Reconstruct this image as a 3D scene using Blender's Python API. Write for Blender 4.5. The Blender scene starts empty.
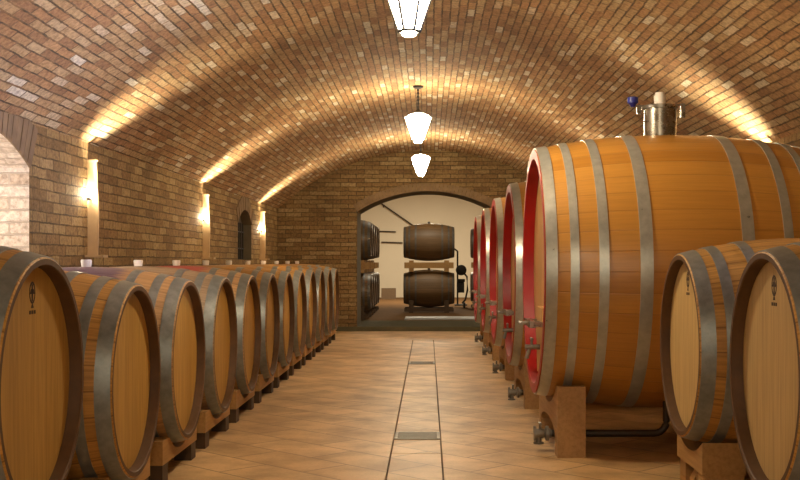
import bpy, bmesh, math, random
from mathutils import Vector, Matrix
random.seed(7)
PI = math.pi
sc = bpy.context.scene
COL = sc.collection
H = 1.10                      # eye height
F = 1130.0                    # focal length in pixels of the 800 px wide frame

# ------------------------------------------------------------------ materials
def new_mat(name):
    m = bpy.data.materials.new(name); m.use_nodes = True
    nt = m.node_tree
    b = nt.nodes['Principled BSDF']
    return m, nt, b

def N(nt, typ, **kw):
    n = nt.nodes.new(typ)
    for k, v in kw.items():
        setattr(n, k, v)
    return n

def L(nt, a, b): nt.links.new(a, b)

def math_node(nt, op, a, b=None):
    n = N(nt, 'ShaderNodeMath', operation=op)
    for i, v in enumerate((a, b)):
        if v is None: continue
        if isinstance(v, (int, float)): n.inputs[i].default_value = v
        else: L(nt, v, n.inputs[i])
    return n.outputs[0]

def ramp(nt, fac, stops, interp='LINEAR'):
    r = N(nt, 'ShaderNodeValToRGB'); r.color_ramp.interpolation = interp
    els = r.color_ramp.elements
    while len(els) < len(stops): els.new(0.5)
    for e, (p, c) in zip(els, stops):
        e.position = p; e.color = (*c, 1)
    L(nt, fac, r.inputs[0])
    return r.outputs[0]

def mix(nt, blend, fac, a, b):
    n = N(nt, 'ShaderNodeMix', data_type='RGBA', blend_type=blend)
    for s, v in ((n.inputs[0], fac), (n.inputs[6], a), (n.inputs[7], b)):
        if isinstance(v, (int, float)): s.default_value = v
        elif isinstance(v, tuple): s.default_value = (*v, 1)
        else: L(nt, v, s)
    return n.outputs[2]

def noise(nt, vec, scale, detail=3, rough=.55, dims='3D', w=None):
    n = N(nt, 'ShaderNodeTexNoise', noise_dimensions=dims)
    n.inputs['Scale'].default_value = scale; n.inputs['Detail'].default_value = detail
    n.inputs['Roughness'].default_value = rough
    if vec is not None: L(nt, vec, n.inputs['Vector'])
    if w is not None: L(nt, w, n.inputs['W'])
    return n.outputs['Fac']

def mapping(nt, vec, scale=(1, 1, 1), rot=(0, 0, 0)):
    n = N(nt, 'ShaderNodeMapping')
    n.inputs['Scale'].default_value = scale; n.inputs['Rotation'].default_value = rot
    L(nt, vec, n.inputs['Vector'])
    return n.outputs[0]

def bump(nt, b, height, strength, dist):
    n = N(nt, 'ShaderNodeBump'); n.inputs['Strength'].default_value = strength
    n.inputs['Distance'].default_value = dist
    L(nt, height, n.inputs['Height']); L(nt, n.outputs[0], b.inputs['Normal'])

def plain(name, col, rough=.6, metal=0.0, var=.25, nscale=20, spec=None, bmp=0):
    m, nt, b = new_mat(name)
    tc = N(nt, 'ShaderNodeTexCoord')
    f = noise(nt, tc.outputs['Object'], nscale, 4)
    c = mix(nt, 'MIX', f, tuple(x*(1-var) for x in col), tuple(min(1, x*(1+var)) for x in col))
    L(nt, c, b.inputs['Base Color'])
    b.inputs['Roughness'].default_value = rough; b.inputs['Metallic'].default_value = metal
    if spec is not None: b.inputs['Specular IOR Level'].default_value = spec
    if bmp: bump(nt, b, f, bmp, .01)
    return m

def brick(name, stops, mortar, bw, bh, ms=.007, bumpd=.016, tint=(1, 1, 1)):
    m, nt, b = new_mat(name)
    uv = N(nt, 'ShaderNodeUVMap')
    # a slight waviness so the courses are not ruler straight
    wn = N(nt, 'ShaderNodeTexNoise'); wn.inputs['Scale'].default_value = 3.6; wn.inputs['Detail'].default_value = 3
    L(nt, uv.outputs[0], wn.inputs['Vector'])
    wv = N(nt, 'ShaderNodeVectorMath', operation='SCALE'); wv.inputs['Scale'].default_value = .017
    L(nt, wn.outputs['Color'], wv.inputs[0])
    av = N(nt, 'ShaderNodeVectorMath', operation='ADD')
    L(nt, uv.outputs[0], av.inputs[0]); L(nt, wv.outputs[0], av.inputs[1])
    wn2 = N(nt, 'ShaderNodeTexNoise'); wn2.inputs['Scale'].default_value = 22; wn2.inputs['Detail'].default_value = 3
    L(nt, uv.outputs[0], wn2.inputs['Vector'])
    wv2 = N(nt, 'ShaderNodeVectorMath', operation='SCALE'); wv2.inputs['Scale'].default_value = .012
    L(nt, wn2.outputs['Color'], wv2.inputs[0])
    av2 = N(nt, 'ShaderNodeVectorMath', operation='ADD')
    L(nt, av.outputs[0], av2.inputs[0]); L(nt, wv2.outputs[0], av2.inputs[1])
    vec = av2.outputs[0]
    br = N(nt, 'ShaderNodeTexBrick')
    br.offset = .5; br.squash = 1
    L(nt, vec, br.inputs['Vector'])
    for k, v in (('Scale', 1), ('Mortar Size', ms), ('Mortar Smooth', .35), ('Bias', 0), ('Brick Width', bw), ('Row Height', bh)):
        br.inputs[k].default_value = v
    br.inputs['Color1'].default_value = (0, 0, 0, 1); br.inputs['Color2'].default_value = (1, 1, 1, 1)
    br.inputs['Mortar'].default_value = (.4, .4, .4, 1)
    c = ramp(nt, br.outputs['Color'], stops, 'LINEAR')
    n1 = noise(nt, uv.outputs[0], 30, 6, .7)
    c = mix(nt, 'MULTIPLY', .8, c, ramp(nt, n1, [(.32, (.4, .36, .32)), (.6, (1.12, 1.12, 1.12))]))
    n2 = noise(nt, uv.outputs[0], 1.1, 3)
    c = mix(nt, 'MULTIPLY', .7, c, ramp(nt, n2, [(.35, (.72, .68, .62)), (.65, (1.12, 1.1, 1.08))]))
    jn = ramp(nt, noise(nt, uv.outputs[0], 5, 4, .7), [(.36, (.35, .35, .35)), (.56, (1, 1, 1))])
    c = mix(nt, 'MIX', math_node(nt, 'MULTIPLY', br.outputs['Fac'], jn), c, mortar)
    if tint != (1, 1, 1): c = mix(nt, 'MULTIPLY', 1.0, c, tint)
    L(nt, c, b.inputs['Base Color'])
    b.inputs['Roughness'].default_value = .88
    n3 = noise(nt, uv.outputs[0], 75, 4, .7)
    inv = math_node(nt, 'SUBTRACT', 1.0, br.outputs['Fac'])
    h = math_node(nt, 'ADD', inv, math_node(nt, 'ADD', math_node(nt, 'MULTIPLY', n1, .9), math_node(nt, 'MULTIPLY', n3, .5)))
    h = math_node(nt, 'ADD', h, math_node(nt, 'MULTIPLY', br.outputs['Color'], .45))
    bump(nt, b, h, 1.0, bumpd)
    return m

def stave_wood(name, c0, c1, nst_dark=.75, rough=.55, coat=0.0, stain=None, joint=.55, grain=.5, half=.5):
    """staves: UV u counts staves round the barrel, v runs along it in metres"""
    m, nt, b = new_mat(name)
    uv = N(nt, 'ShaderNodeUVMap')
    sx = N(nt, 'ShaderNodeSeparateXYZ'); L(nt, uv.outputs[0], sx.inputs[0])
    oi = N(nt, 'ShaderNodeObjectInfo')
    u, v = sx.outputs[0], sx.outputs[1]
    fl = math_node(nt, 'FLOOR', u)
    fr = math_node(nt, 'FRACT', u)
    wn = N(nt, 'ShaderNodeTexWhiteNoise', noise_dimensions='2D')
    cv = N(nt, 'ShaderNodeCombineXYZ'); L(nt, fl, cv.inputs[0]); L(nt, oi.outputs['Random'], cv.inputs[1])
    L(nt, cv.outputs[0], wn.inputs['Vector'])
    gv = N(nt, 'ShaderNodeCombineXYZ')
    L(nt, math_node(nt, 'MULTIPLY', u, 7.0), gv.inputs[0]); L(nt, math_node(nt, 'MULTIPLY', v, 2.0), gv.inputs[1])
    L(nt, math_node(nt, 'MULTIPLY', oi.outputs['Random'], 37), gv.inputs[2])
    g = noise(nt, gv.outputs[0], 1.6, 5, .6)
    c = mix(nt, 'MIX', wn.outputs['Value'], c0, c1)
    c = mix(nt, 'MULTIPLY', grain, c, ramp(nt, g, [(.3, (.45, .4, .34)), (.6, (1.1, 1.1, 1.1))]))
    tint = math_node(nt, 'ADD', math_node(nt, 'MULTIPLY', oi.outputs['Random'], .3), .85)
    tv = N(nt, 'ShaderNodeCombineXYZ')
    for i in range(3): L(nt, tint, tv.inputs[i])
    c = mix(nt, 'MULTIPLY', 1.0, c, tv.outputs[0])
    if stain:
        av = math_node(nt, 'ABSOLUTE', v)
        sn = noise(nt, gv.outputs[0], .7, 4, .6)
        s = math_node(nt, 'ADD', av, math_node(nt, 'MULTIPLY', sn, .12))
        sf = ramp(nt, s, [(.25, (1, 1, 1)), (.33, (0, 0, 0))])
        c = mix(nt, 'MIX', math_node(nt, 'MULTIPLY', sf, .85), c, stain)
    d = math_node(nt, 'MINIMUM', fr, math_node(nt, 'SUBTRACT', 1.0, fr))
    jf = ramp(nt, d, [(.0, (1, 1, 1)), (.045, (0, 0, 0))])
    c = mix(nt, 'MULTIPLY', math_node(nt, 'MULTIPLY', jf, joint), c, (.25, .18, .12))
    L(nt, c, b.inputs['Base Color'])
    b.inputs['Roughness'].default_value = rough
    b.inputs['Coat Weight'].default_value = coat; b.inputs['Coat Roughness'].default_value = .22
    hh = math_node(nt, 'SUBTRACT', math_node(nt, 'MULTIPLY', g, .4), jf)
    bump(nt, b, hh, .35, .004)
    return m

def board_wood(name, c0, c1, width=.11, rough=.6, joint=.5, grain=.6, axis='uv'):
    """boards standing upright: UV u across in metres, v along"""
    m, nt, b = new_mat(name)
    if axis == 'uv':
        src = N(nt, 'ShaderNodeUVMap').outputs[0]
    else:
        src = N(nt, 'ShaderNodeTexCoord').outputs['Object']
    sx = N(nt, 'ShaderNodeSeparateXYZ'); L(nt, src, sx.inputs[0])
    oi = N(nt, 'ShaderNodeObjectInfo')
    u = math_node(nt, 'ADD', math_node(nt, 'DIVIDE', sx.outputs[0], width), math_node(nt, 'MULTIPLY', oi.outputs['Random'], 13))
    fl = math_node(nt, 'FLOOR', u); fr = math_node(nt, 'FRACT', u)
    wn = N(nt, 'ShaderNodeTexWhiteNoise', noise_dimensions='1D'); L(nt, fl, wn.inputs['W'])
    gv = N(nt, 'ShaderNodeCombineXYZ')
    L(nt, math_node(nt, 'MULTIPLY', sx.outputs[0], 40.0), gv.inputs[0]); L(nt, math_node(nt, 'MULTIPLY', sx.outputs[1], 2.2), gv.inputs[1])
    L(nt, math_node(nt, 'ADD', math_node(nt, 'MULTIPLY', oi.outputs['Random'], 51), math_node(nt, 'MULTIPLY', sx.outputs[2], 40 if axis != 'uv' else 0)), gv.inputs[2])
    g = noise(nt, gv.outputs[0], 1.4, 5, .6)
    c = mix(nt, 'MIX', wn.outputs['Value'], c0, c1)
    c = mix(nt, 'MULTIPLY', grain, c, ramp(nt, g, [(.3, (.6, .54, .46)), (.6, (1.08, 1.08, 1.08))]))
    d = math_node(nt, 'MINIMUM', fr, math_node(nt, 'SUBTRACT', 1.0, fr))
    jf = ramp(nt, d, [(.0, (1, 1, 1)), (.03, (0, 0, 0))])
    c = mix(nt, 'MULTIPLY', math_node(nt, 'MULTIPLY', jf, joint), c, (.35, .26, .18))
    L(nt, c, b.inputs['Base Color'])
    b.inputs['Roughness'].default_value = rough
    bump(nt, b, g, .15, .004)
    return m

def steel(name, col, rough=.38, dirt=.35, metal=.5):
    m, nt, b = new_mat(name)
    tc = N(nt, 'ShaderNodeTexCoord')
    f = noise(nt, mapping(nt, tc.outputs['Object'], (3, 3, 3)), 6, 5, .65)
    c = ramp(nt, f, [(.3, tuple(x*(1-dirt) for x in col)), (.65, col)])
    L(nt, c, b.inputs['Base Color'])
    b.inputs['Metallic'].default_value = metal
    r = math_node(nt, 'ADD', math_node(nt, 'MULTIPLY', f, .25), rough-.12)
    L(nt, r, b.inputs['Roughness'])
    return m

def emit(name, col, strength):
    m, nt, b = new_mat(name)
    b.inputs['Base Color'].default_value = (.9, .85, .75, 1)
    b.inputs['Emission Color'].default_value = (*col, 1); b.inputs['Emission Strength'].default_value = strength
    return m

def tiles(name):
    m, nt, b = new_mat(name)
    tc = N(nt, 'ShaderNodeTexCoord')
    v = mapping(nt, tc.outputs['Object'], (1, 1, 1), (0, 0, PI/4))
    br = N(nt, 'ShaderNodeTexBrick'); br.offset = .5
    L(nt, v, br.inputs['Vector'])
    for k, val in (('Scale', 1), ('Mortar Size', .006), ('Mortar Smooth', .2), ('Bias', 0), ('Brick Width', .62), ('Row Height', .31)):
        br.inputs[k].default_value = val
    br.inputs['Color1'].default_value = (0, 0, 0, 1); br.inputs['Color2'].default_value = (1, 1, 1, 1)
    br.inputs['Mortar'].default_value = (.5, .5, .5, 1)
    c = ramp(nt, br.outputs['Color'], [(0, (.52, .33, .15)), (.5, (.58, .38, .18)), (1, (.65, .44, .22))])
    n1 = noise(nt, tc.outputs['Object'], 3.2, 5, .6)
    c = mix(nt, 'MULTIPLY', .8, c, ramp(nt, n1, [(.34, (.55, .5, .45)), (.62, (1.1, 1.08, 1.06))]))
    n2 = noise(nt, tc.outputs['Object'], 60, 3)
    c = mix(nt, 'MULTIPLY', .35, c, ramp(nt, n2, [(.3, (.7, .7, .7)), (.7, (1.1, 1.1, 1.1))]))
    c = mix(nt, 'MIX', math_node(nt, 'MULTIPLY', br.outputs['Fac'], .75), c, (.16, .1, .055))
    L(nt, c, b.inputs['Base Color'])
    b.inputs['Roughness'].default_value = .5
    inv = math_node(nt, 'SUBTRACT', 1.0, br.outputs['Fac'])
    bump(nt, b, math_node(nt, 'ADD', inv, math_node(nt, 'MULTIPLY', n1, .5)), .4, .004)
    return m

VAULT_STOPS = [(0, (.36, .19, .09)), (.14, (.46, .245, .115)), (.38, (.54, .30, .14)), (.6, (.56, .35, .175)),
               (.8, (.58, .39, .21)), (.92, (.64, .47, .29)), (.965, (.78, .66, .5)), (1, (.82, .74, .62))]
WALL_STOPS = [(0, (.30, .19, .09)), (.3, (.38, .245, .115)), (.6, (.44, .30, .15)), (.85, (.50, .36, .19)), (1, (.58, .44, .26))]
M = {}
M['vault'] = brick('vault_brick', VAULT_STOPS, (.11, .07, .036), .22, .058, ms=.0065, tint=(1.04, 1.08, 1.02))
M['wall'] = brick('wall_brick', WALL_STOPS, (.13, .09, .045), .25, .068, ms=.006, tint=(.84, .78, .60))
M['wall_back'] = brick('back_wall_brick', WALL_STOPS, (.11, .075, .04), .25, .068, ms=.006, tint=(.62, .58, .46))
M['reveal'] = brick('reveal_brick', [(0, (.5, .4, .3)), (.5, (.62, .52, .42)), (1, (.74, .66, .56))], (.42, .35, .27), .27, .074, bumpd=.008)
M['ring'] = plain('ring_brick', (.21, .135, .07), .9, var=.5, nscale=9, bmp=.5)
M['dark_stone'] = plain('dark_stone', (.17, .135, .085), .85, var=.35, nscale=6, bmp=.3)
M['plaster'] = plain('cream_plaster', (.74, .66, .53), .9, var=.05, nscale=2)
M['tiles'] = tiles('terracotta_tiles')
M['groove'] = plain('dark_groove', (.14, .085, .045), .9)
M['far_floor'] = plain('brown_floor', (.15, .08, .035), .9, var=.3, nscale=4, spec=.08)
M['threshold'] = plain('threshold_stone', (.10, .09, .055), .85, var=.25, nscale=5, spec=.1)
M['grey_slab'] = plain('grey_slab', (.42, .42, .44), .5, var=.15, nscale=5)
M['oak'] = stave_wood('oak_staves', (.40, .20, .045), (.52, .28, .07), rough=.55, grain=.7, joint=.75)
M['oak_violet'] = stave_wood('oak_staves_violet_stain', (.40, .23, .10), (.52, .31, .14), stain=(.10, .065, .14), grain=.7)
M['oak_red'] = stave_wood('oak_staves_red_stain', (.46, .27, .13), (.58, .36, .18), stain=(.42, .06, .06), grain=.7)
M['oak_grey'] = stave_wood('oak_staves_weathered', (.36, .25, .16), (.46, .33, .21), grain=.8)
M['oak_dark'] = stave_wood('old_dark_staves', (.15, .085, .035), (.23, .13, .055), grain=.7, rough=.5)
M['head'] = board_wood('oak_head', (.44, .25, .05), (.50, .29, .066), .12, .6, joint=.25, grain=.55)
M['head_pale'] = board_wood('pale_oak_head', (.50, .335, .125), (.56, .38, .15), .13, .6, joint=.22, grain=.45)
M['head_dark'] = board_wood('old_dark_head', (.17, .10, .045), (.24, .14, .06), .1, .6)
M['chime'] = plain('dark_chime', (.095, .042, .012), .6, var=.4, nscale=25)
M['chime_dark'] = plain('old_dark_chime', (.09, .05, .025), .6, var=.4, nscale=25)
M['cask'] = stave_wood('cask_staves', (.47, .205, .03), (.55, .26, .045), rough=.38, coat=.35, grain=.22, joint=.3)
M['cask_head'] = board_wood('cask_head_boards', (.55, .30, .10), (.62, .36, .14), .14, .45, joint=.4)
M['red'] = plain('red_paint', (.31, .003, .004), .42, var=.2, nscale=8)
M['hoop'] = steel('galvanised_hoop', (.28, .305, .31), .42)
M['hoop_big'] = steel('cask_hoop_steel', (.47, .48, .45), .32, .25)
M['hoop_dark'] = steel('old_hoop', (.17, .16, .15), .45)
M['chrome'] = steel('stainless', (.36, .33, .28), .28, .25, .95)
M['dull_steel'] = steel('dull_steel', (.26, .24, .21), .35, .3)
M['iron'] = plain('black_iron', (.025, .022, .02), .5, .6)
M['pipe'] = plain('dark_pipe', (.06, .045, .035), .4, .6)
M['bung'] = plain('white_bung', (.78, .72, .66), .5, var=.05)
M['blue'] = plain('blue_knob', (.02, .025, .22), .35)
M['rack'] = board_wood('rack_timber', (.36, .19, .06), (.44, .25, .085), .3, .65, joint=.1, grain=.55, axis='obj')
M['foot'] = plain('dark_foot', (.07, .036, .015), .7, var=.4, nscale=12)
M['cradle'] = board_wood('cradle_timber', (.36, .20, .08), (.43, .25, .105), .4, .6, joint=.1, grain=.5, axis='obj')
M['stamp'] = plain('burnt_mark', (.05, .025, .012), .8)
M['sconce'] = plain('sconce_wood', (.52, .36, .19), .6, var=.2, nscale=15)
M['lamp_glass'] = emit('lit_lantern_glass', (1.0, .84, .57), 220.0)
M['lamp_roof'] = emit('lit_lantern_roof_glass', (1.0, .84, .57), 105.0)
M['bulb'] = emit('lit_bulb', (1.0, .84, .58), 400.0)
M['shutter'] = board_wood('dark_shutter', (.05, .032, .018), (.08, .05, .028), .12, .7)
M['grate'] = plain('grate_metal', (.17, .15, .12), .5, .7, var=.4)
M['crate'] = plain('crate_wood', (.16, .10, .055), .7)

# ------------------------------------------------------------------ mesh builder
class MB:
    def __init__(s):
        s.bm = bmesh.new(); s.uv = s.bm.loops.layers.uv.new('UVMap'); s.mats = []
    def mi(s, m):
        if m not in s.mats: s.mats.append(m)
        return s.mats.index(m)
    def face(s, pts, mat=None, uvs=None):
        vs = [s.bm.verts.new(p) for p in pts]
        f = s.bm.faces.new(vs)
        if mat is not None: f.material_index = s.mi(mat)
        if uvs:
            for l, u in zip(f.loops, uvs): l[s.uv].uv = u
        return f
    def box(s, x0, x1, y0, y1, z0, z1, mat=None):
        v = [s.bm.verts.new((x, y, z)) for x in (x0, x1) for y in (y0, y1) for z in (z0, z1)]
        for q in ((0, 1, 3, 2), (4, 6, 7, 5), (0, 4, 5, 1), (2, 3, 7, 6), (0, 2, 6, 4), (1, 5, 7, 3)):
            f = s.bm.faces.new([v[i] for i in q])
            if mat is not None: f.material_index = s.mi(mat)
        return s
    def prism(s, poly, x0, x1, axis='x', mat=None):
        """polygon extruded along an axis; poly holds the two other coordinates in order"""
        def P(a, b, t):
            return {'x': (t, a, b), 'y': (a, t, b), 'z': (a, b, t)}[axis]
        A = [s.bm.verts.new(P(a, b, x0)) for a, b in poly]; B = [s.bm.verts.new(P(a, b, x1)) for a, b in poly]
        n = len(poly); fs = []
        for i in range(n):
            j = (i+1) % n; fs.append(s.bm.faces.new((A[i], A[j], B[j], B[i])))
        fs.append(s.bm.faces.new(A[::-1])); fs.append(s.bm.faces.new(B))
        if mat is not None:
            for f in fs: f.material_index = s.mi(mat)
        return s
    def strips(s, cols, x0, x1):
        """solid between a lower and an upper outline: cols of (y, z_low, z_high), extruded along x"""
        V = [[s.bm.verts.new((x, y, z)) for x in (x0, x1) for z in (lo, hi)] for y, lo, hi in cols]   # x0lo x0hi x1lo x1hi
        for A, B in zip(V, V[1:]):
            for q in ((A[0], B[0], B[1], A[1]), (A[2], A[3], B[3], B[2]), (A[0], A[2], B[2], B[0]), (A[1], B[1], B[3], A[3])): s.bm.faces.new(q)
        for A in (V[0], V[-1]): s.bm.faces.new((A[0], A[1], A[3], A[2]))
        return s
    def lathe(s, prof, n=48, axis='x', c=(0, 0, 0), mats=None, staves=1.0, closed=False):
        """prof: (t, r) along the axis; mats: one per segment or None"""
        rings = []
        for t, r in prof:
            ring = []
            for k in range(n):
                a = 2*PI*k/n
                p = {'x': (t, r*math.cos(a), r*math.sin(a)), 'y': (r*math.cos(a), t, r*math.sin(a)), 'z': (r*math.cos(a), r*math.sin(a), t)}[axis]
                ring.append(s.bm.verts.new((p[0]+c[0], p[1]+c[1], p[2]+c[2])))
            rings.append(ring)
        m = len(prof)
        for i in range(m if closed else m-1):
            A, B = rings[i], rings[(i+1) % m]
            for k in range(n):
                j = (k+1) % n
                f = s.bm.faces.new((A[k], A[j], B[j], B[k]))
                if mats and mats[i] is not None: f.material_index = s.mi(mats[i])
                uu = [(k/n*staves, prof[i][0]), ((k+1)/n*staves, prof[i][0]), ((k+1)/n*staves, prof[(i+1) % m][0]), (k/n*staves, prof[(i+1) % m][0])]
                for l, u in zip(f.loops, uu): l[s.uv].uv = u
        if not closed:
            for ring, t in ((rings[0], 0), (rings[-1], -1)):
                if prof[t][1] > 1e-5:
                    f = s.bm.faces.new(ring)
                    if mats and mats[t] is not None: f.material_index = s.mi(mats[t])
                    for l in f.loops: l[s.uv].uv = (l.vert.co.y, l.vert.co.z)
        return s
    def tube(s, pts, r, n=10, mat=None):
        pts = [Vector(p) for p in pts]; rings = []
        up = Vector((0, 0, 1))
        for i, p in enumerate(pts):
            d = (pts[min(i+1, len(pts)-1)] - pts[max(i-1, 0)]).normalized()
            a = d.cross(up)
            if a.length < .1: a = d.cross(Vector((0, 1, 0)))
            a.normalize(); b = d.cross(a).normalized()
            rr = r[i] if isinstance(r, (list, tuple)) else r
            rings.append([s.bm.verts.new(p + a*rr*math.cos(2*PI*k/n) + b*rr*math.sin(2*PI*k/n)) for k in range(n)])
        fs = []
        for A, B in zip(rings, rings[1:]):
            for k in range(n):
                j = (k+1) % n; fs.append(s.bm.faces.new((A[k], A[j], B[j], B[k])))
        fs.append(s.bm.faces.new(rings[0])); fs.append(s.bm.faces.new(rings[-1]))
        if mat is not None:
            for f in fs: f.material_index = s.mi(mat)
        return s
    def ball(s, c, r, n=16, mat=None, sq=1):
        g = bmesh.ops.create_uvsphere(s.bm, u_segments=n, v_segments=n//2, radius=r, matrix=Matrix.Translation(c) @ Matrix.Diagonal((1, 1, sq, 1)))
        return s
    def build(s, name, mat=None, parent=None, smooth=True, bevel=0.0, fix=True):
        bm = s.bm
        if bevel:
            es = [e for e in bm.edges if len(e.link_faces) == 2 and e.calc_face_angle(0) > .5]
            bmesh.ops.bevel(bm, geom=es, offset=bevel, segments=2, affect='EDGES', profile=.6)
        big = [f for f in bm.faces if len(f.verts) > 4]
        if big: bmesh.ops.triangulate(bm, faces=big, quad_method='BEAUTY', ngon_method='EAR_CLIP')
        if fix: bmesh.ops.recalc_face_normals(bm, faces=bm.faces)
        if smooth:
            for f in bm.faces: f.smooth = True
            for e in bm.edges:
                if len(e.link_faces) == 2 and e.calc_face_angle(0) > .6: e.smooth = False
        me = bpy.data.meshes.new(name); bm.to_mesh(me); bm.free()
        mats = s.mats or [mat]
        for m in mats: me.materials.append(M[m] if isinstance(m, str) else m)
        o = bpy.data.objects.new(name, me); COL.objects.link(o)
        if parent: o.parent = parent
        return o

def tag(o, label, cat, group=None):
    o['label'] = label; o['category'] = cat
    if group: o['group'] = group
    return o
def thing(name, loc, label, cat, group=None, rotz=0):
    o = bpy.data.objects.new(name, None); COL.objects.link(o)
    o.location = loc; o.rotation_euler = (0, 0, rotz); o.empty_display_size = .1
    return tag(o, label, cat, group)
def struct(o):
    o['kind'] = 'structure'; return o
def copy_tree(o, parent=None):
    kids = [c for c in o.children]
    c = o.copy(); COL.objects.link(c)
    if parent: c.parent = parent
    for k in kids: copy_tree(k, c)
    return c

# ------------------------------------------------------------------ the setting
W = 2.40; YB = 18.0; YF = -2.5
SPR = 1.94; APEX = 2.88
RV = (W*W + (APEX-SPR)**2)/(2*(APEX-SPR)); CV = APEX - RV
def vault_z(x): return CV + math.sqrt(RV*RV - x*x)

def arch_pts(a0, a1, z0, zs, rise, n=18):
    """outline of an arched opening, from bottom a0 up, over and down to bottom a1"""
    hw = (a1-a0)/2; am = (a0+a1)/2
    R = (hw*hw + rise*rise)/(2*rise); cz = zs + rise - R
    th = math.asin(min(1, hw/R))
    if rise > hw: th = PI - th
    pts = [(a0, z0)]
    for i in range(n+1):
        t = -th + 2*th*i/n
        pts.append((am + R*math.sin(t), cz + R*math.cos(t)))
    pts.append((a1, z0))
    return pts

def wall_with_holes(name, outer, holes, to3, depth3, mat, reveal_mats, depths, closed_back, notch=None):
    """outer and holes are loops of (a, z); to3(a, z, d) gives the point, d = depth behind the face"""
    mb = MB(); bm = mb.bm
    mb.mi(mat)
    edges = []
    def loop(pts):
        vs = [bm.verts.new(to3(a, z, 0)) for a, z in pts]
        return [bm.edges.new((vs[i], vs[(i+1) % len(vs)])) for i in range(len(vs))]
    edges += loop(outer)
    for h in holes: edges += loop(h)
    bmesh.ops.triangle_fill(bm, use_beauty=True, use_dissolve=False, edges=edges)
    inv = {}
    for f in bm.faces:
        for l in f.loops:
            co = l.vert.co; l[mb.uv].uv = depth3(co)
    for h, rm, d, cb in zip(holes, reveal_mats, depths, closed_back):
        s = 0
        for i in range(len(h)):
            p, q = h[i], h[(i+1) % len(h)]
            ln = math.hypot(q[0]-p[0], q[1]-p[1])
            mb.face([to3(*p, 0), to3(*q, 0), to3(*q, d), to3(*p, d)], rm, [(0, s), (0, s+ln), (d, s+ln), (d, s)])
            s += ln
        if cb: mb.face([to3(a, z, d) for a, z in h], cb, [(a, z) for a, z in h])
    if notch:
        pts, rm, d = notch
        s = 0
        for p, q in zip(pts, pts[1:]):
            ln = math.hypot(q[0]-p[0], q[1]-p[1])
            mb.face([to3(*p, 0), to3(*q, 0), to3(*q, d), to3(*p, d)], rm, [(0, s), (0, s+ln), (d, s+ln), (d, s)])
            s += ln
    return struct(mb.build(name, parent=None, smooth=False, fix=False))

# vault
mb = MB(); nx, ny = 40, 10
tmax = math.asin(W/RV)
for i in range(nx):
    t0, t1 = -tmax + 2*tmax*i/nx, -tmax + 2*tmax*(i+1)/nx
    for j in range(ny):
        y0, y1 = YF + (YB-YF)*j/ny, YF + (YB-YF)*(j+1)/ny
        P = lambda t, y: (RV*math.sin(t), y, CV + RV*math.cos(t))
        mb.face([P(t0, y0), P(t1, y0), P(t1, y1), P(t0, y1)], None, [(y0, RV*t0), (y0, RV*t1), (y1, RV*t1), (y1, RV*t0)])
bmesh.ops.remove_doubles(mb.bm, verts=mb.bm.verts, dist=1e-4)
struct(mb.build('ceiling', 'vault', fix=False))

# left wall with a lit arched window recess and a small shuttered niche
hole_l = arch_pts(5.2, 6.8, 1.0, 1.665, .19)
hole_n = arch_pts(14.25, 15.35, 1.13, 1.60, .18)
wall_with_holes('wall_left', [(YF, 0), (YB, 0), (YB, SPR), (YF, SPR)], [hole_l, hole_n],
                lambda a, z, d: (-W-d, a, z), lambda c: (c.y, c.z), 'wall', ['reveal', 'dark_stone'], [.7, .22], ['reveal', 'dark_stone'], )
hole_r = arch_pts(2.6, 4.6, .95, 1.60, .22)
wall_with_holes('wall_right', [(YF, 0), (YB, 0), (YB, SPR), (YF, SPR)], [hole_r],
                lambda a, z, d: (W+d, a, z), lambda c: (c.y, c.z), 'wall', ['reveal'], [.7], ['reveal'])
# back wall with the arched passage
ap = arch_pts(-1.13, 1.13, 0, 1.90, .33, 24)
outer = [(-W-.05, 0)] + ap + [(W+.05, 0), (W+.05, SPR)]
for i in range(25):
    t = tmax - 2*tmax*i/24; outer.append(((RV+.02)*math.sin(t), CV + (RV+.02)*math.cos(t)))
outer.append((-W-.05, SPR))
TH = 1.0
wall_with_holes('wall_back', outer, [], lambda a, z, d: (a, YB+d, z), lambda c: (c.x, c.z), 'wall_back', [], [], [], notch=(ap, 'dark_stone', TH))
# front wall behind the camera
mb = MB(); mb.face([(-W, YF, 0), (W, YF, 0), (W, YF, APEX), (-W, YF, APEX)], None, [(-W, 0), (W, 0), (W, APEX), (-W, APEX)])
struct(mb.build('wall_front', 'wall', smooth=False))

# arch rings of laid bricks
def arch_ring(name, pts, depth, to3, mat, n):
    mb = MB()
    arc = pts[1:-1]
    cum = [0]
    for p, q in zip(arc, arc[1:]): cum.append(cum[-1] + math.hypot(q[0]-p[0], q[1]-p[1]))
    am = (arc[0][0]+arc[-1][0])/2; top = max(p[1] for p in arc); hw = (arc[-1][0]-arc[0][0])/2; rise = top-arc[0][1]
    R = (hw*hw+rise*rise)/(2*rise); cz = top - R; th = math.asin(hw/R)
    for k in range(n):
        a, b = -th + 2*th*(k+.06)/n, -th + 2*th*(k+.94)/n
        r0, r1 = R + .001, R + depth*random.uniform(.94, 1.0)
        d = -random.uniform(.006, .014)
        q = [(am + r*math.sin(t), cz + r*math.cos(t)) for r, t in ((r0, a), (r1, a), (r1, b), (r0, b))]
        A = [to3(x, z, .02) for x, z in q]; B = [to3(x, z, d) for x, z in q]
        mb.face(B); mb.face(A)
        for i in range(4):
            j = (i+1) % 4; mb.face([A[i], A[j], B[j], B[i]])
    return struct(mb.build(name, mat, smooth=False))
arch_ring('trim_1', hole_l, .27, lambda a, z, d: (-W-d, a, z), 'ring', 24)
arch_ring('trim_2', hole_n, .2, lambda a, z, d: (-W-d, a, z), 'ring', 18)
arch_ring('trim_3', ap, .13, lambda a, z, d: (a, YB+d, z), 'ring', 40)

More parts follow.
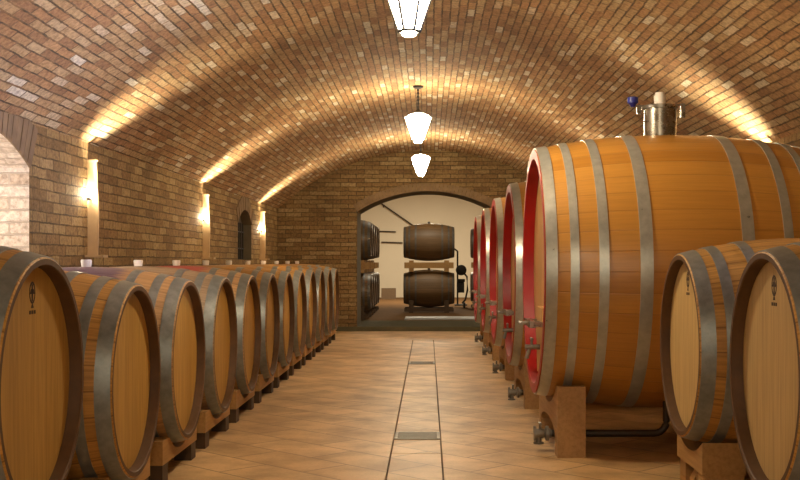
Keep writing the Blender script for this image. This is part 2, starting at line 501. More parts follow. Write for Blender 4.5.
# window behind the small niche: dark shutter and iron bars
mb = MB(); mb.prism([(14.27, 1.135), (15.33, 1.135), (15.33, 1.6)] + [p for p in hole_n[1:-1]][::-1][1:-1] + [(14.27, 1.6)], -W-.16, -W-.12, 'x')
win = struct(mb.build('window_1', 'shutter', smooth=False))
mb = MB()
for k in range(7):
    y = 14.35 + k*.15
    mb.tube([(-W-.1, y, 1.14), (-W-.1, y, 1.62)], .009, 8)
for z in (1.28, 1.5): mb.tube([(-W-.1, 14.27, z), (-W-.1, 15.33, z)], .008, 8)
mb.build('grille', 'iron', win)

# floor: two fields of diagonal tiles either side of a drain channel of flush slabs
CX0, CX1, G = -.21, .075, .008
mb = MB()
mb.box(-W, CX0-G, YF, YB, -.08, 0, 'tiles'); mb.box(CX1+G, W, YF, YB, -.08, 0, 'tiles')
y = YF
while y < 15.9:
    mb.box(CX0+.002, CX1-.002, y+.004, min(y+.9, 15.9)-.004, -.08, -.001, 'tiles'); y += .9
mb.box(CX0, CX1, 15.9, YB, -.08, -.001, 'tiles')
mb.box(CX0-G, CX1+G, YF, YB, -.09, -.02, 'groove')
mb.box(CX0-G-.001, CX1+G+.001, 15.9, YB, -.03, -.0005, 'tiles')
floor = struct(mb.build('floor', smooth=False))

# step up into the white room and the room itself
ST = .07
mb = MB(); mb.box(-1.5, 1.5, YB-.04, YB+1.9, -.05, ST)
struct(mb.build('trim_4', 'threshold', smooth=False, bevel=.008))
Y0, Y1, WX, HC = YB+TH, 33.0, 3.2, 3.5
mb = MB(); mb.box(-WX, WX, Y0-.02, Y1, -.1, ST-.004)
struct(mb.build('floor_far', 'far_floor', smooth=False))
mb = MB(); mb.box(-.42, 1.1, 20.2, 21.2, 0, ST+.012)
slab = mb.build('floor_plate', 'grey_slab', smooth=False, bevel=.004)
tag(slab, 'grey metal floor plate lying just inside the arch, before the stacked barrels', 'floor plate')
for nm, q in (('wall_far_left', [(-WX, Y0, 0), (-WX, Y1, 0), (-WX, Y1, HC), (-WX, Y0, HC)]),
              ('wall_far_right', [(WX, Y0, 0), (WX, Y1, 0), (WX, Y1, HC), (WX, Y0, HC)]),
              ('wall_far_back', [(-WX, Y1, 0), (WX, Y1, 0), (WX, Y1, HC), (-WX, Y1, HC)]),
              ('ceiling_far', [(-WX, Y0, HC), (WX, Y0, HC), (WX, Y1, HC), (-WX, Y1, HC)])):
    mb = MB(); mb.face(q); struct(mb.build(nm, 'plaster', smooth=False))
wall_with_holes('wall_far_front', [(-WX, 0)] + ap + [(WX, 0), (WX, HC), (-WX, HC)], [], lambda a, z, d: (a, Y0, z), lambda c: (c.x, c.z), 'plaster', [], [], [])

# ------------------------------------------------------------------ barrels
def barrel_r(x, Lh, Rh, Rb):
    t = x/Lh
    return Rh + (Rb-Rh)*(1 - abs(t)**2.0)

def make_hoop(Lh, Rh, Rb, x0, x1, t, n):
    mb = MB(); k = 4; prof = []
    for i in range(k+1):
        x = x0 + (x1-x0)*i/k; prof.append((x, barrel_r(x, Lh, Rh, Rb) + t))
    for i in range(k, -1, -1):
        x = x0 + (x1-x0)*i/k; prof.append((x, barrel_r(x, Lh, Rh, Rb) - .002))
    mb.lathe(prof, n, 'x', closed=True)
    return mb

def make_body(Lh, Rh, Rb, rec, th, staves, n, chime, body):
    k = 28; prof = []; mats = []
    prof.append((-Lh+rec+.012, Rh-th)); mats.append(chime)
    prof.append((-Lh+.004, Rh-th*.86)); mats.append(chime)
    prof.append((-Lh, Rh-th*.75)); mats.append(chime)
    prof.append((-Lh, Rh-.004)); mats.append(body)
    for i in range(k+1):
        x = (-Lh+.004) + (2*Lh-.008)*i/k
        prof.append((x, barrel_r(x, Lh, Rh, Rb))); mats.append(body)
    mats[-1] = body
    prof.append((Lh, Rh-.004)); mats.append(chime)
    prof.append((Lh, Rh-th*.75)); mats.append(chime)
    prof.append((Lh-.004, Rh-th*.86)); mats.append(chime)
    prof.append((Lh-rec-.012, Rh-th)); mats.append(chime)
    mb = MB(); mb.mi(body)
    rings_before = len(mb.bm.faces)
    mb.lathe(prof, n, 'x', mats=mats, staves=staves)
    # drop the two end caps, the head boards close the barrel
    big = [f for f in mb.bm.faces if len(f.verts) > 4]
    bmesh.ops.delete(mb.bm, geom=big, context='FACES_ONLY')
    return mb

def make_head(x, R, side, n=48):
    mb = MB()
    prof = [(x, .0005), (x, R*.5), (x, R), (x+.02*(-side), R)]
    mb.lathe(prof, n, 'x')
    for f in mb.bm.faces:
        for l in f.loops: l[mb.uv].uv = (l.vert.co.y, l.vert.co.z)
    return mb

def make_barrel(name, label, group, LEN, RH, RB, n=56, staves=26, body='oak', head='head', chime='chime', hoop='hoop', offs=None, stamp=False, bung='bung'):
    t = thing(name, (0, 0, 0), label, 'barrel', group)
    Lh = LEN/2; rec = .045; th = .03
    b = make_body(Lh, RH, RB, rec, th, staves, n, chime, body).build('staves', None, t)
    for s in (-1, 1):
        hd = make_head(s*(Lh-rec), RH-th*.95, s).build('head', head, t)
        if stamp and s < 0:
            x0 = -Lh + rec - .0012; x1 = -Lh + rec + .001
            mk = MB(); zc = RH*.72
            for a in range(16):      # a small crest: ring, stalk and a drop below it
                a0, a1 = 2*PI*a/16, 2*PI*(a+1)/16
                q = [(r*math.cos(w)*.75, zc + r*math.sin(w)) for r, w in ((.03, a0), (.037, a0), (.037, a1), (.03, a1))]
                mk.prism(q, x0, x1, 'x')
            mk.prism([(-.006, zc-.028), (.006, zc-.028), (.006, zc+.028), (-.006, zc+.028)], x0, x1, 'x')
            mk.prism([(-.02, zc-.004), (.02, zc-.004), (.012, zc+.012), (-.012, zc+.012)], x0, x1, 'x')
            mk.prism([(-.012, zc-.05), (.012, zc-.05), (.004, zc-.037), (-.004, zc-.037)], x0, x1, 'x')
            for i in range(3):
                mk.prism([(-.03+i*.022, zc-.07), (-.016+i*.022, zc-.07), (-.016+i*.022, zc-.058), (-.03+i*.022, zc-.058)], x0, x1, 'x')
            mk.build('stamp', 'stamp', hd)
    for s in (-1, 1):
        for (o, w) in offs:
            xa, xb = sorted((s*(Lh-o+w/2), s*(Lh-o-w/2)))
            make_hoop(Lh, RH, RB, xa, xb, .004, n).build('hoop', hoop, t)
    if bung: mb = MB(); mb.lathe([(RB-.01, .024), (RB+.03, .029), (RB+.038, .026)], 18, 'z')
    if bung: mb.build('bung', bung, t)
    return t

OFFS = [(.036, .06), (.13, .045), (.262, .045)]
BL, BRH, BRB = 1.10, .415, .49
protos = {}
def barrel(key, label, group, loc, flip=False, **kw):
    """first of a kind is built, later ones are copies of it with their parts"""
    if key not in protos:
        t = make_barrel('oak_barrel', label, group, **kw); protos[key] = t
    else:
        t = copy_tree(protos[key]); t['label'] = label; t['group'] = group
    t.location = loc; t.rotation_euler = (0, 0, PI if flip else 0)
    # each barrel sits turned a little differently round its axis only at its bung, keep upright
    return t

STD = dict(LEN=BL, RH=BRH, RB=BRB, offs=OFFS)
GL = 'oak barrels in the row along the left wall'
GR = 'oak barrels on the right in front of the great cask'
XL = -1.258 - BL/2
ords = ['first', 'second', 'third', 'fourth', 'fifth', 'sixth', 'seventh', 'eighth', 'ninth', 'tenth', 'eleventh', 'twelfth']
LAB = {
 0: 'oak barrel cut off by the frame at front left, dark chime, stamped head',
 1: 'oak barrel second from the front on the left, with the full round head in view',
 2: 'oak barrel third from the front on the left, violet wine stain round its bung',
 3: 'grey weathered oak barrel fourth from the front in the row on the left',
 4: 'oak barrel fifth from the front on the left, red wine stain round its bung',
}
left_y = [3.72] + [4.91 + 1.07*k for k in range(11)]
left_h = [.70] + [.585]*11
for k in range(12):
    body = {0: 'oak', 2: 'oak_violet', 3: 'oak_grey', 4: 'oak_red'}.get(k, 'oak')
    key = 'stamped' if k == 0 else body + '_left'
    lab = LAB.get(k, 'oak barrel %s from the front in the row along the left wall' % ords[k])
    # left barrels are flipped so that their stamped/front head looks to the aisle
    barrel(key, lab, GL, (XL, left_y[k], left_h[k]), flip=True, body=body, stamp=(k == 0), **STD)
right_y = [3.89, 5.18]; XR = 1.147 + BL/2
for k, lab in enumerate(('pale-headed oak barrel cut off by the frame at front right', 'pale-headed oak barrel standing between the front right barrel and the great cask')):
    barrel('pale', lab, GR, (XR, right_y[k], .72), body='oak', head='head_pale', stamp=True, bung=None, **STD)

# racks under the barrels
def bolster(x0, x1, hw, z0, zt, cz, R, mat, tri=0):
    """timber across the barrel with a hollow for its belly"""
    half = math.sqrt(max(0, R*R - (cz-zt)**2)); half = min(half, hw-.03)
    ys = [-half + 2*half*i/24 for i in range(25)]
    cols = [(-hw, z0, zt)] + [(y, z0, cz - math.sqrt(R*R - y*y)) for y in ys] + [(hw, z0, zt)]
    return MB().strips(cols, x0, x1)

def make_rack(label, group, cz, tall):
    t = thing('barrel_rack', (0, 0, 0), label, 'rack', group)
    ft = .095 if not tall else .17
    hw = .41 if not tall else .25
    Lh = BL/2
    zt = .215 if not tall else cz - .41
    for s in (-1, 1):
        xa, xb = sorted((s*(Lh-.05), s*(Lh-.16 - (.08 if tall else 0))))
        bolster(xa, xb, hw, ft, zt, cz, .458 if not tall else .478, 'rack').build('bolster', 'rack', t, smooth=False)
        for e in (-1, 1):
            ya, yb = sorted((e*(hw-.012), e*(hw-.13)))
            mb = MB(); mb.box(xa+.012, xb-.004, ya, yb, 0, ft)
            mb.build('foot', 'foot' if not tall else 'rack', t, smooth=False, bevel=.004)
            if tall:      # slanting brace from foot to bolster
                mb = MB(); d = e*-1
                y0 = e*(hw-.13)
                mb.prism([(y0, .03), (y0, .09), (y0+d*.13, ft), (y0+d*.19, ft)], xa+.03, xa+.08, 'x')
                mb.build('brace', 'rack', t, smooth=False)
    for e in (-1, 1):
        ya, yb = sorted((e*(hw-.03), e*(hw-.1)))
        mb = MB(); xr = Lh-.16-(.08 if tall else 0); mb.box(-xr, xr, ya, yb, (.06 if tall else ft+.01), (.14 if tall else ft+.075))
        mb.build('side_rail', 'rack', t, smooth=False, bevel=.004)
    return t

low = None
for k in range(12):
    tall = k == 0
    lab = ('tall timber rack under the barrel cut off at front left' if tall else 'low timber rack under the %s barrel from the front in the left row' % ords[k])
    if tall: r = make_rack(lab, 'timber racks under the left row', .70, True)
    elif low is None: r = low = make_rack(lab, 'timber racks under the left row', .585, False)
    else: r = copy_tree(low); r['label'] = lab
    r.location = (XL, left_y[k], 0)
for k, lab in enumerate(('tall timber rack under the barrel cut off at front right', 'tall braced timber rack under the right barrel next to the great cask')):
    if k == 0: r = tallr = make_rack(lab, 'timber racks on the right', .72, True)
    else: r = copy_tree(tallr)
    r['label'] = lab; r['group'] = 'timber racks on the right'; r.location = (XR, right_y[k], 0)

# ------------------------------------------------------------------ great casks
CL, CRH, CRB = 1.62, .737, .822
CXC, CH = 1.45, 1.045
CHOOPS = [(.668-1.45, .070), (.795-1.45, .046), (.95-1.45, .052), (1.175-1.45, .068)]
def make_cask(label, group):
    t = thing('great_cask', (0, 0, 0), label, 'cask', group)
    Lh = CL/2; rec = .068; th = .06; n = 96
    make_body(Lh, CRH, CRB, rec, th, 44, n, 'cask', 'cask').build('staves', None, t)
    # painted rim over the front chime
    mb = MB(); mb.lathe([(-Lh-.004, CRH-.002), (-Lh-.004, CRH-th-.001), (-Lh+rec-.002, CRH-th-.008), (-Lh+rec-.002, CRH-th+.002), (-Lh+.001, CRH-th*.5), (-Lh-.0005, CRH-.002)], n, 'x', closed=True)
    o = mb.build('rim', 'red', t); o['label'] = 'red painted rim'
    for s in (-1, 1):
        hd = make_head(s*(Lh-rec), CRH-th*.97, s, 64).build('head', 'cask_head', t)
    for s in (1, -1):
        for (x, w) in CHOOPS:
            xa, xb = sorted((s*(x-w/2), s*(x+w/2)))
            make_hoop(Lh, CRH, CRB, max(-Lh+.002, xa), min(Lh-.002, xb), .006, n).build('hoop', 'hoop_big', t)
    # manway door low in the front head
    x = -Lh + rec
    mb = MB(); poly = [(-.15, -.62), (.15, -.62), (.19, -.40), (.14, -.22), (-.14, -.22), (-.19, -.40)]
    mb.prism(poly, x-.03, x+.004, 'x')
    door = mb.build('manway_door', 'cask_head', t, smooth=False, bevel=.006)
    mb = MB(); mb.box(x-.105, x-.075, -.2, .2, -.335, -.295)
    mb.box(x-.08, x-.001, -.2, -.17, -.33, -.30); mb.box(x-.08, x-.001, .17, .2, -.33, -.30)
    mb.build('crossbar', 'chrome', door, smooth=False, bevel=.003)
    mb = MB(); mb.tube([(x-.03, 0, -.315), (x-.15, 0, -.315)], .012, 12); mb.tube([(x-.145, -.09, -.315), (x-.145, .09, -.315)], .010, 10)
    mb.build('door_handle', 'dull_steel', door)
    mb = MB()
    mb.tube([(x-.0, -.02, -.46), (x-.12, -.02, -.46)], .016, 12); mb.tube([(x-.09, -.02, -.46), (x-.11, -.02, -.53)], .013, 10)
    mb.tube([(x-.08, -.02, -.46), (x-.08, -.02, -.41)], .008, 8); mb.tube([(x-.08, -.06, -.41), (x-.08, .02, -.41)], .008, 8)
    mb.build('sampling_tap', 'dull_steel', t)
    # filling hatch on top
    hb = MB(); z0 = CRB-.03
    hb.lathe([(z0, .098), (z0+.19, .098)], 32, 'z')
    hatch = hb.build('hatch', 'chrome', t); hatch.location.x = -.04
    mb = MB(); mb.lathe([(CRB+.162, .11), (CRB+.178, .112), (CRB+.184, .10), (CRB+.192, .0005)], 32, 'z')
    mb.build('hatch_lid', 'chrome', hatch)
    mb = MB(); mb.lathe([(CRB+.188, .034), (CRB+.24, .036), (CRB+.25, .03), (CRB+.262, .03), (CRB+.262, .0005)], 20, 'z')
    mb.build('hatch_bung', 'bung', hatch)
    mb = MB(); mb.tube([(-.18, 0, CRB+.18), (.15, 0, CRB+.187)], .007, 8)
    mb.box(.125, .15, -.02, .02, CRB+.11, CRB+.195); mb.box(-.14, -.115, -.015, .015, CRB+.13, CRB+.185)
    mb.build('hatch_clamp', 'chrome', hatch, smooth=False)
    mb = MB(); mb.lathe([(CRB+.175, .012), (CRB+.19, .02), (CRB+.2, .034), (CRB+.232, .034), (CRB+.238, .02), (CRB+.238, .0005)], 14, 'z', c=(-.165, 0, 0))
    o = mb.build('hatch_knob', 'blue', hatch); o['label'] = 'dark blue clamp knob'
    # drain pipe: out of the belly, bent towards the aisle, ending in a valve
    py = -.325; zp = .108-CH
    pts = [(-.07, py, -CRB*.86-.015), (-.07, py, zp+.09)] + [(-.07-.07*(1-math.cos(a)), py, zp+.07-.07*math.sin(a)) for a in [PI/2*i/6 for i in range(7)]] + [(-.75, py, zp)]
    mb = MB(); mb.tube(pts, .021, 12); pipe = mb.build('drain_pipe', 'pipe', t)
    mb = MB()
    mb.lathe([(-.775, .024), (-.768, .043), (-.752, .043), (-.748, .028), (-.735, .026)], 18, 'x', c=(0, py, zp))
    mb.lathe([(-.825, .026), (-.79, .03), (-.775, .024)], 18, 'x', c=(0, py, zp))
    mb.lathe([(-.838, .043), (-.824, .043)], 18, 'x', c=(0, py, zp))
    mb.tube([(-.80, py, zp), (-.80, py, zp+.06)], .008, 8); mb.tube([(-.80, py-.03, zp+.056), (-.80, py+.03, zp+.056)], .008, 8)
    mb.tube([(-.81, py, zp), (-.81, py, zp-.05)], .017, 10); mb.lathe([(zp-.06, .03), (zp-.05, .03)], 14, 'z', c=(-.81, py, 0))
    o = mb.build('valve', 'dull_steel', pipe); o['label'] = 'stainless drain valve'
    return t

def make_cradle(label, group):
    t = thing('cask_cradle', (0, 0, 0), label, 'cradle', group)
    for xa, xb in ((.727-1.45, .885-1.45), (-.885+1.45, -.727+1.45)):
        xm = max(abs(xa), abs(xb)) - .158
        R = barrel_r(xm, CL/2, CRH, CRB) + .0075
        top = lambda y: min(.40, CH - math.sqrt(R*R-y*y))
        cols = [(-.53, 0, top(-.53)), (-.465, 0, top(-.465)), (-.401, 0, top(-.401)), (-.40, .10, top(-.40))]
        for i in range(1, 24):
            y = -.40 + .80*i/24; cols.append((y, .10 + .075*math.sqrt(max(0, 1-(y/.4)**2)), top(y)))
        cols += [(.40, .10, top(.40)), (.401, 0, top(.401)), (.465, 0, top(.465)), (.53, 0, top(.53))]
        mb = MB(); mb.strips(cols, xa, xb); mb.build('saddle', 'cradle', t, smooth=False)
    return t

GC, GK = 'great casks with red rims along the right wall', 'timber cradles under the great casks'
clabs = ['honey-coloured great oak cask nearest the front right, with red rim and steel hatch on top',
         'great red-rimmed cask second from the front, just behind the big honey-coloured one',
         'great red-rimmed cask third from the front on the right side of the aisle',
         'great red-rimmed cask fourth from the front on the right side of the aisle',
         'great red-rimmed cask fifth from the front, closest to the arch']
klabs = ['timber cradle with a square foot under the honey-coloured front cask',
         'timber cradle under the second great cask from the front', 'timber cradle under the third great cask from the front',
         'timber cradle under the fourth great cask from the front', 'timber cradle under the great cask closest to the arch']
for k in range(5):
    y = 6.87 + 2.08*k
    if k == 0: c0 = c = make_cask(clabs[0], GC); k0 = kr = make_cradle(klabs[0], GK)
    else:
        c = copy_tree(c0)
        for ch in list(c.children):
            if ch.name.startswith('hatch'):
                for g in list(ch.children): bpy.data.objects.remove(g)
                bpy.data.objects.remove(ch)
        c['label'] = clabs[k]; kr = copy_tree(k0); kr['label'] = klabs[k]
    sz = 1.0 if k == 0 else .96                # the casks behind are a little smaller
    c.scale = kr.scale = (sz, sz, sz)
    xc = .64 + CL/2*sz
    c.location = (xc, y, CH*sz); kr.location = (xc, y, 0)

# ------------------------------------------------------------------ lanterns
def make_lantern(label, group):
    t = thing('hanging_lantern', (0, 0, 0), label, 'lantern', group)      # origin at the bottom of the lantern
    n = 6
    def hexa(r, z): return [(r*math.cos(2*PI*k/n + PI/6*0), r*math.sin(2*PI*k/n), z) for k in range(n)]
    rb, rt, zb, zt = .056, .136, .025, .262
    mb = MB(); A, B = hexa(rb, zb), hexa(rt, zt)
    for k in range(n): mb.face([A[k], A[(k+1) % n], B[(k+1) % n], B[k]])
    mb.build('glass', 'lamp_glass', t, smooth=False)
    mb = MB()
    for k in range(n):
        mb.tube([A[k], B[k]], .009, 6)
        mb.tube([B[k], B[(k+1) % n]], .0065, 6); mb.tube([A[k], A[(k+1) % n]], .010, 6)
    mb.build('frame', 'iron', t)
    mb = MB(); C, D = hexa(rt, zt+.002), hexa(.05, zt+.04)
    for k in range(n): mb.face([C[k], C[(k+1) % n], D[(k+1) % n], D[k]])
    mb.build('roof_glass', 'lamp_roof', t, smooth=False)
    mb = MB(); mb.lathe([(zt+.036, .054), (zt+.046, .054), (zt+.07, .02), (zt+.085, .012), (zt+.085, .0005)], 12, 'z')
    for k in range(n): mb.tube([C[k], D[k]], .0055, 6)
    mb.build('cap', 'iron', t)
    mb = MB(); mb.lathe([(.0, .03), (.006, .038), (.02, .038), (.02, .0005)], 16, 'z'); mb.build('bulb', 'lamp_glass', t)
    zc = APEX - (H+1.2) - .004
    mb = MB(); mb.tube([(0, 0, zt+.08), (0, 0, zc-.02)], .0075, 8)
    z = zt+.1
    while z < zc-.03:
        mb.ball((0, 0, z), .0135, 8, sq=1.3); z += .035
    mb.build('chain', 'iron', t)
    mb = MB(); mb.lathe([(zc-.035, .012), (zc-.02, .05), (zc, .055)], 16, 'z'); mb.build('ceiling_rose', 'iron', t)
    return t
for k, (y, lab) in enumerate(((6.0, 'lit iron lantern hanging at the top edge, nearest of the three'), (11.4, 'lit iron lantern on a short chain, the middle one of the three'),
                              (15.8, 'lit iron lantern hanging just before the arched doorway'))):
    if k == 0: l0 = l = make_lantern(lab, 'hanging lanterns under the vault')
    else: l = copy_tree(l0); l['label'] = lab
    l.location = (-.10, y, H+1.2)

# ------------------------------------------------------------------ wall sconces
def make_sconce(label, group):
    t = thing('wall_sconce', (0, 0, 0), label, 'wall light', group)         # origin on the wall at the foot of the sconce
    mb = MB(); mb.prism([(0, 0), (.07, 0), (.078, .3), (.062, .62), (.06, .66), (0, .66)], .035, .058, 'y')
    mb.build('upright', 'sconce', t, smooth=False, bevel=.003)
    mb = MB(); mb.box(0, .068, .03, .062, .66, .672); mb.build('top_cap', 'sconce', t, smooth=False, bevel=.003)
    mb = MB(); mb.box(0, .13, -.03, .085, -.018, 0); mb.build('shelf', 'sconce', t, smooth=False, bevel=.003)
    mb = MB(); mb.ball((.024, -.025, .425), .019, 14, sq=1.3); mb.build('bulb', 'bulb', t)
    mb = MB(); mb.tube([(.024, -.025, .38), (.024, -.025, .404)], .012, 10); mb.tube([(.024, -.025, .39), (.024, .04, .39)], .007, 8); mb.build('socket', 'iron', t)
    return t
slabs = ['slender lit wall sconce on the left wall, nearest the bright arched recess', 'slender lit wall sconce on the left wall, the middle one of three',
         'slender lit wall sconce on the left wall, past the dark arched niche']
rlabs = ['slender lit wall sconce on the right wall behind the great honey-coloured cask', 'slender lit wall sconce on the right wall behind the second great cask',
         'slender lit wall sconce on the right wall behind the fourth great cask']
def add_light(kind, name, loc, energy, col, **kw):
    d = bpy.data.lights.new(name, kind); d.energy = energy; d.color = col
    for k, v in kw.items(): setattr(d, k, v)
    o = bpy.data.objects.new(name, d); COL.objects.link(o); o.location = loc
    return o
def aim(o, d): o.rotation_euler = Vector(d).to_track_quat('-Z', 'Y').to_euler()
WARM = (1.0, .84, .58)
SY = [7.93, 12.0, 16.12]
s0 = None
for side, labs in ((-1, slabs), (1, rlabs)):
    for y, lab in zip(SY, labs):
        if s0 is None: s0 = s = make_sconce(lab, 'wall sconces of the cellar')
        else: s = copy_tree(s0); s['label'] = lab
        s.location = (side*W, y, H+.05)
        s.rotation_euler = (0, 0, 0)
        if side > 0: s.rotation_euler = (0, 0, PI)
        o = add_light('SPOT', 'sconce_uplight', (side*(W-.085), y-.0, H+.05+.46), 125, WARM, spot_size=math.radians(82), spot_blend=1.0, shadow_soft_size=.02)
        aim(o, (-side*.28, .0, 1))

# ------------------------------------------------------------------ drain gratings and their blocks
for k, (y, lab) in enumerate(((7.14, 'square metal drain grating in the floor channel, nearer the front'), (12.3, 'small metal drain grating in the floor channel, nearer the arch'))):
    t = thing('drain_grating', (( CX0+CX1)/2, y, 0), lab, 'drain', 'drain gratings in the floor channel')
    w = (CX1-CX0)/2
    mb = MB(); mb.box(-w, w, -.14, -.12, 0, .006); mb.box(-w, w, .12, .14, 0, .006); mb.box(-w, -w+.02, -.12, .12, 0, .006); mb.box(w-.02, w, -.12, .12, 0, .006)
    mb.build('frame', 'grate', t, smooth=False)
    mb = MB()
    for i in range(9): mb.box(-w+.02, w-.02, -.105+i*.026, -.095+i*.026, 0, .005)
    mb.build('bars', 'grate', t, smooth=False)
    mb = MB(); mb.box(-w+.02, w-.02, -.12, .12, -.0005, .001); mb.build('pit', 'groove', t, smooth=False)

# ------------------------------------------------------------------ white room beyond the arch
BQ = dict(LEN=1.04, RH=.305, RB=.385, offs=[(.03, .045), (.12, .035), (.25, .035)], n=40, staves=24, body='oak_dark', head='head_dark', chime='chime_dark', hoop='hoop_dark', bung='hoop_dark')
Z1, Z2 = ST + .49, ST + 1.435
GM, GS, GT = 'dark barrels stacked in the middle of the white room', 'dark barrels stacked along the left side of the white room', 'dark barrels stacked at the right of the white room'
barrel('dark', 'old dark barrel lying on top of the stack seen through the arch', GM, (.02, 23.2, Z2), **BQ)
barrel('dark', 'old dark barrel at the bottom of the stack seen through the arch', GM, (.02, 23.2, Z1), **BQ)
pos = ['nearest the arch', 'second from the arch', 'third from the arch', 'fourth from the arch', 'farthest from the arch']
XS = -1.04-.5
for k in range(5):
    for z, w in ((Z1, 'bottom'), (Z2, 'top')):
        barrel('dark', 'old dark barrel in the %s row at left beyond the arch, %s' % (w, pos[k]), GS, (XS, 20.3 + .82*k, z), flip=True, **BQ)
for z, w in ((Z1, 'bottom'), (Z2, 'top')):
    barrel('dark', 'old dark barrel at the %s of the right-hand pile, half hidden by the red-rimmed casks' % w, GT, (.95+.5, 24.6, z), **BQ)

def make_pallet_rack(label, group, zbase, upper):
    t = thing('stacking_rack', (0, 0, 0), label, 'rack', group)
    h0, h1 = (.0, .14) if not upper else (-.14, .13)
    for s in (-1, 1):
        xa, xb = s*.36-.045, s*.36+.045
        R = barrel_r(.315, .52, .305, .385) + .008
        # cradle beam, hollow on top for the barrel above and below for the one underneath
        if upper:
            zc1, zc2 = Z1 - zbase, Z2 - zbase
            ys = [-.30 + .60*i/24 for i in range(25)]
            cols = [(y, max(zc1 + math.sqrt(R*R-y*y), -.13), min(zc2 - math.sqrt(R*R-y*y), .1)) for y in ys]
        else:
            ys = [-.32 + .64*i/32 for i in range(33)]
            cols = [(y, 0, min(Z1 - zbase - math.sqrt(R*R-y*y), .26)) for y in ys]
        mb = MB(); mb.strips(cols, xa, xb); mb.build('cradle_beam', 'rack' if upper else 'foot', t, smooth=False)
    for e in (-1, 1):
        mb = MB()
        zr = (-.06, .06) if upper else (.03, .1)
        mb.box(-.5, .5, e*.29-.02, e*.29+.02, *zr); mb.build('side_rail', 'rack' if upper else 'foot', t, smooth=False)
    return t
ZM = (Z1+Z2)/2
lowr = make_pallet_rack('dark low rack under the bottom barrel of the middle stack', 'racks in the middle stack', ST, False); lowr.location = (.02, 23.2, ST-.004)
upr = make_pallet_rack('light wooden rack between the two barrels of the middle stack', 'racks in the middle stack', ZM, True); upr.location = (.02, 23.2, ZM)
for k in range(5):
    for src, z, w in ((lowr, ST-.004, 'under the bottom barrel'), (upr, ZM, 'between the two barrels')):
        r = copy_tree(src); r.location = (XS, 20.3+.82*k, z); r['group'] = 'racks in the left stacks beyond the arch'
        r['label'] = 'wooden rack %s in the left-hand stack %s' % (w, pos[k])
for src, z, w in ((lowr, ST-.004, 'under the bottom barrel'), (upr, ZM, 'between the two barrels')):
    r = copy_tree(src); r.location = (1.45, 24.6, z); r['group'] = 'racks in the right pile beyond the arch'; r['label'] = 'wooden rack %s of the right-hand pile in the white room' % w

# pump on a stand right of the middle stack
t = thing('wine_pump', (.72, 25.6, ST-.004), 'small dark pump on an upright stand beside the middle barrel stack', 'pump')
mb = MB(); mb.tube([(-.05, 0, .06), (-.05, 0, 1.28)], .02, 10); mb.tube([(-.05, 0, 1.28), (-.12, 0, 1.33), (-.2, 0, 1.33)], .02, 10); mb.build('upright', 'iron', t)
mb = MB(); mb.lathe([(-.16, .06), (-.14, .12), (.12, .12), (.15, .07), (.2, .05)], 20, 'y', c=(.03, 0, .85)); mb.build('motor', 'iron', t)
mb = MB(); mb.lathe([(.7, .05), (.74, .09), (.8, .09)], 16, 'z', c=(.03, 0, -.15)); mb.box(-.04, .1, -.06, .06, .34, .56); mb.build('pump_body', 'iron', t)
mb = MB(); mb.box(-.12, .16, -.16, .16, .05, .08); mb.build('base', 'iron', t, smooth=False)
for e in (-1, 1):
    mb = MB(); mb.lathe([(-.02, .06), (.02, .06)], 18, 'x', c=(.1, e*.19, .06)); mb.build('wheel', 'iron', t)
mb = MB(); mb.tube([(.08, -.05, .8), (.16, -.1, .7), (.17, -.12, .4), (.12, -.1, .18), (.05, -.1, .1)], .022, 10); mb.build('hose', 'iron', t)

# handrail and two thin pipes on the far wall, crate on the floor
yw = Y1
t = thing('handrail', (0, 0, 0), 'dark sloping handrail on the white wall, running down behind the stack', 'handrail')
mb = MB(); mb.tube([(-1.75, yw-.08, H+1.97), (.7, yw-.08, H+.28)], .022, 10); mb.build('rail', 'pipe', t)
for x in (-1.3, -.4, .5):
    z = H+1.97 - (x+1.75)*(1.69/2.45)
    mb = MB(); mb.tube([(x, yw, z-.06), (x, yw-.08, z-.03)], .015, 8); mb.build('bracket', 'iron', t)
for (x0, x1, z, lab) in ((-1.55, -.95, H+.88, 'upper thin grey wall pipe on the white wall beyond the arch'), (-1.35, -.75, H+.56, 'lower thin grey wall pipe on the white wall beyond the arch')):
    mb = MB(); mb.tube([(x0, yw, z+.02), (x0, yw-.06, z+.02), (x1, yw-.06, z), (x1, yw, z)], .018, 8)
    tag(mb.build('wall_pipe', 'pipe'), lab, 'pipe', 'thin pipes on the white wall')
t = thing('crate', (-1.1, 31.6, ST-.004), 'small dark crate on the floor against the white far wall', 'crate')
mb = MB(); mb.box(-.2, .2, -.15, .15, .0, .03); mb.build('bottom', 'crate', t, smooth=False)
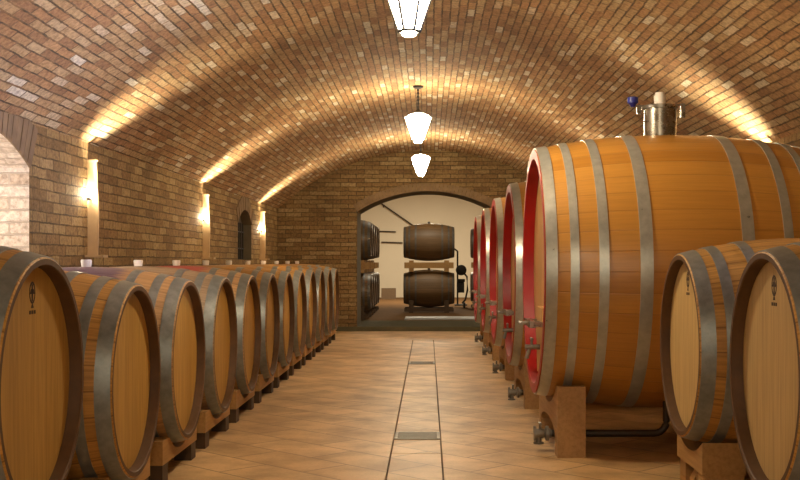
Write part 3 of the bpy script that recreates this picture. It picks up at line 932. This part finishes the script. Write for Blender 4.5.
for nm, a in (('side', (-.2, -.18, -.15, .15, .03, .3)), ('side', (.18, .2, -.15, .15, .03, .3)), ('front_panel', (-.18, .18, -.15, -.13, .03, .3)), ('back_panel', (-.18, .18, .13, .15, .03, .3))):
    mb = MB(); mb.box(*a); mb.build(nm, 'crate', t, smooth=False)

# ------------------------------------------------------------------ lights
add_light('POINT', 'lantern_over_camera', (-.1, .9, 2.42), 55, (1.0, .84, .58), shadow_soft_size=.12)
add_light('POINT', 'recess_light', (-W-.42, 5.95, 1.35), 34, (1.0, .93, .84), shadow_soft_size=.12)
o = add_light('AREA', 'daylight', (W+.3, 3.6, 1.3), 17, (.40, .52, 1.0), shape='RECTANGLE', size=1.4, size_y=.5, spread=math.radians(38)); aim(o, (-4.85, 2.75, 1.0))
for y, e in ((21.5, 45), (29.0, 260)):
    o = add_light('AREA', 'white_room_lamp', (0, y, HC-.1), e, (1.0, .86, .62), shape='DISK', size=1.0); aim(o, (0, 0, -1))

w = bpy.data.worlds.new('World'); sc.world = w; w.use_nodes = True
w.node_tree.nodes['Background'].inputs[0].default_value = (.5, .55, .6, 1); w.node_tree.nodes['Background'].inputs[1].default_value = .1

o = add_light('AREA', 'front_fill', (0, YF+.2, 1.7), 58, (1.0, .85, .60), shape='RECTANGLE', size=4.2, size_y=1.8); aim(o, (0, 1, .03))  # broad fill light added behind the camera, stands for the unseen front cellar

# ------------------------------------------------------------------ camera and view
cd = bpy.data.cameras.new('Camera'); cam = bpy.data.objects.new('Camera', cd); COL.objects.link(cam)
cam.location = (0, 0, H); cam.rotation_euler = (PI/2, 0, 0)
cd.sensor_width = 36; cd.sensor_fit = 'HORIZONTAL'; cd.lens = F/800*36
cd.shift_x = -28/800; cd.shift_y = 22/800
cd.clip_end = 200
sc.camera = cam
vs = sc.view_settings
vs.view_transform = 'Standard'; vs.look = 'None'; vs.gamma = 1; vs.use_curve_mapping = False; vs.exposure = 0.0
sc.cycles.use_denoising = True
sc.cycles.max_bounces = 8
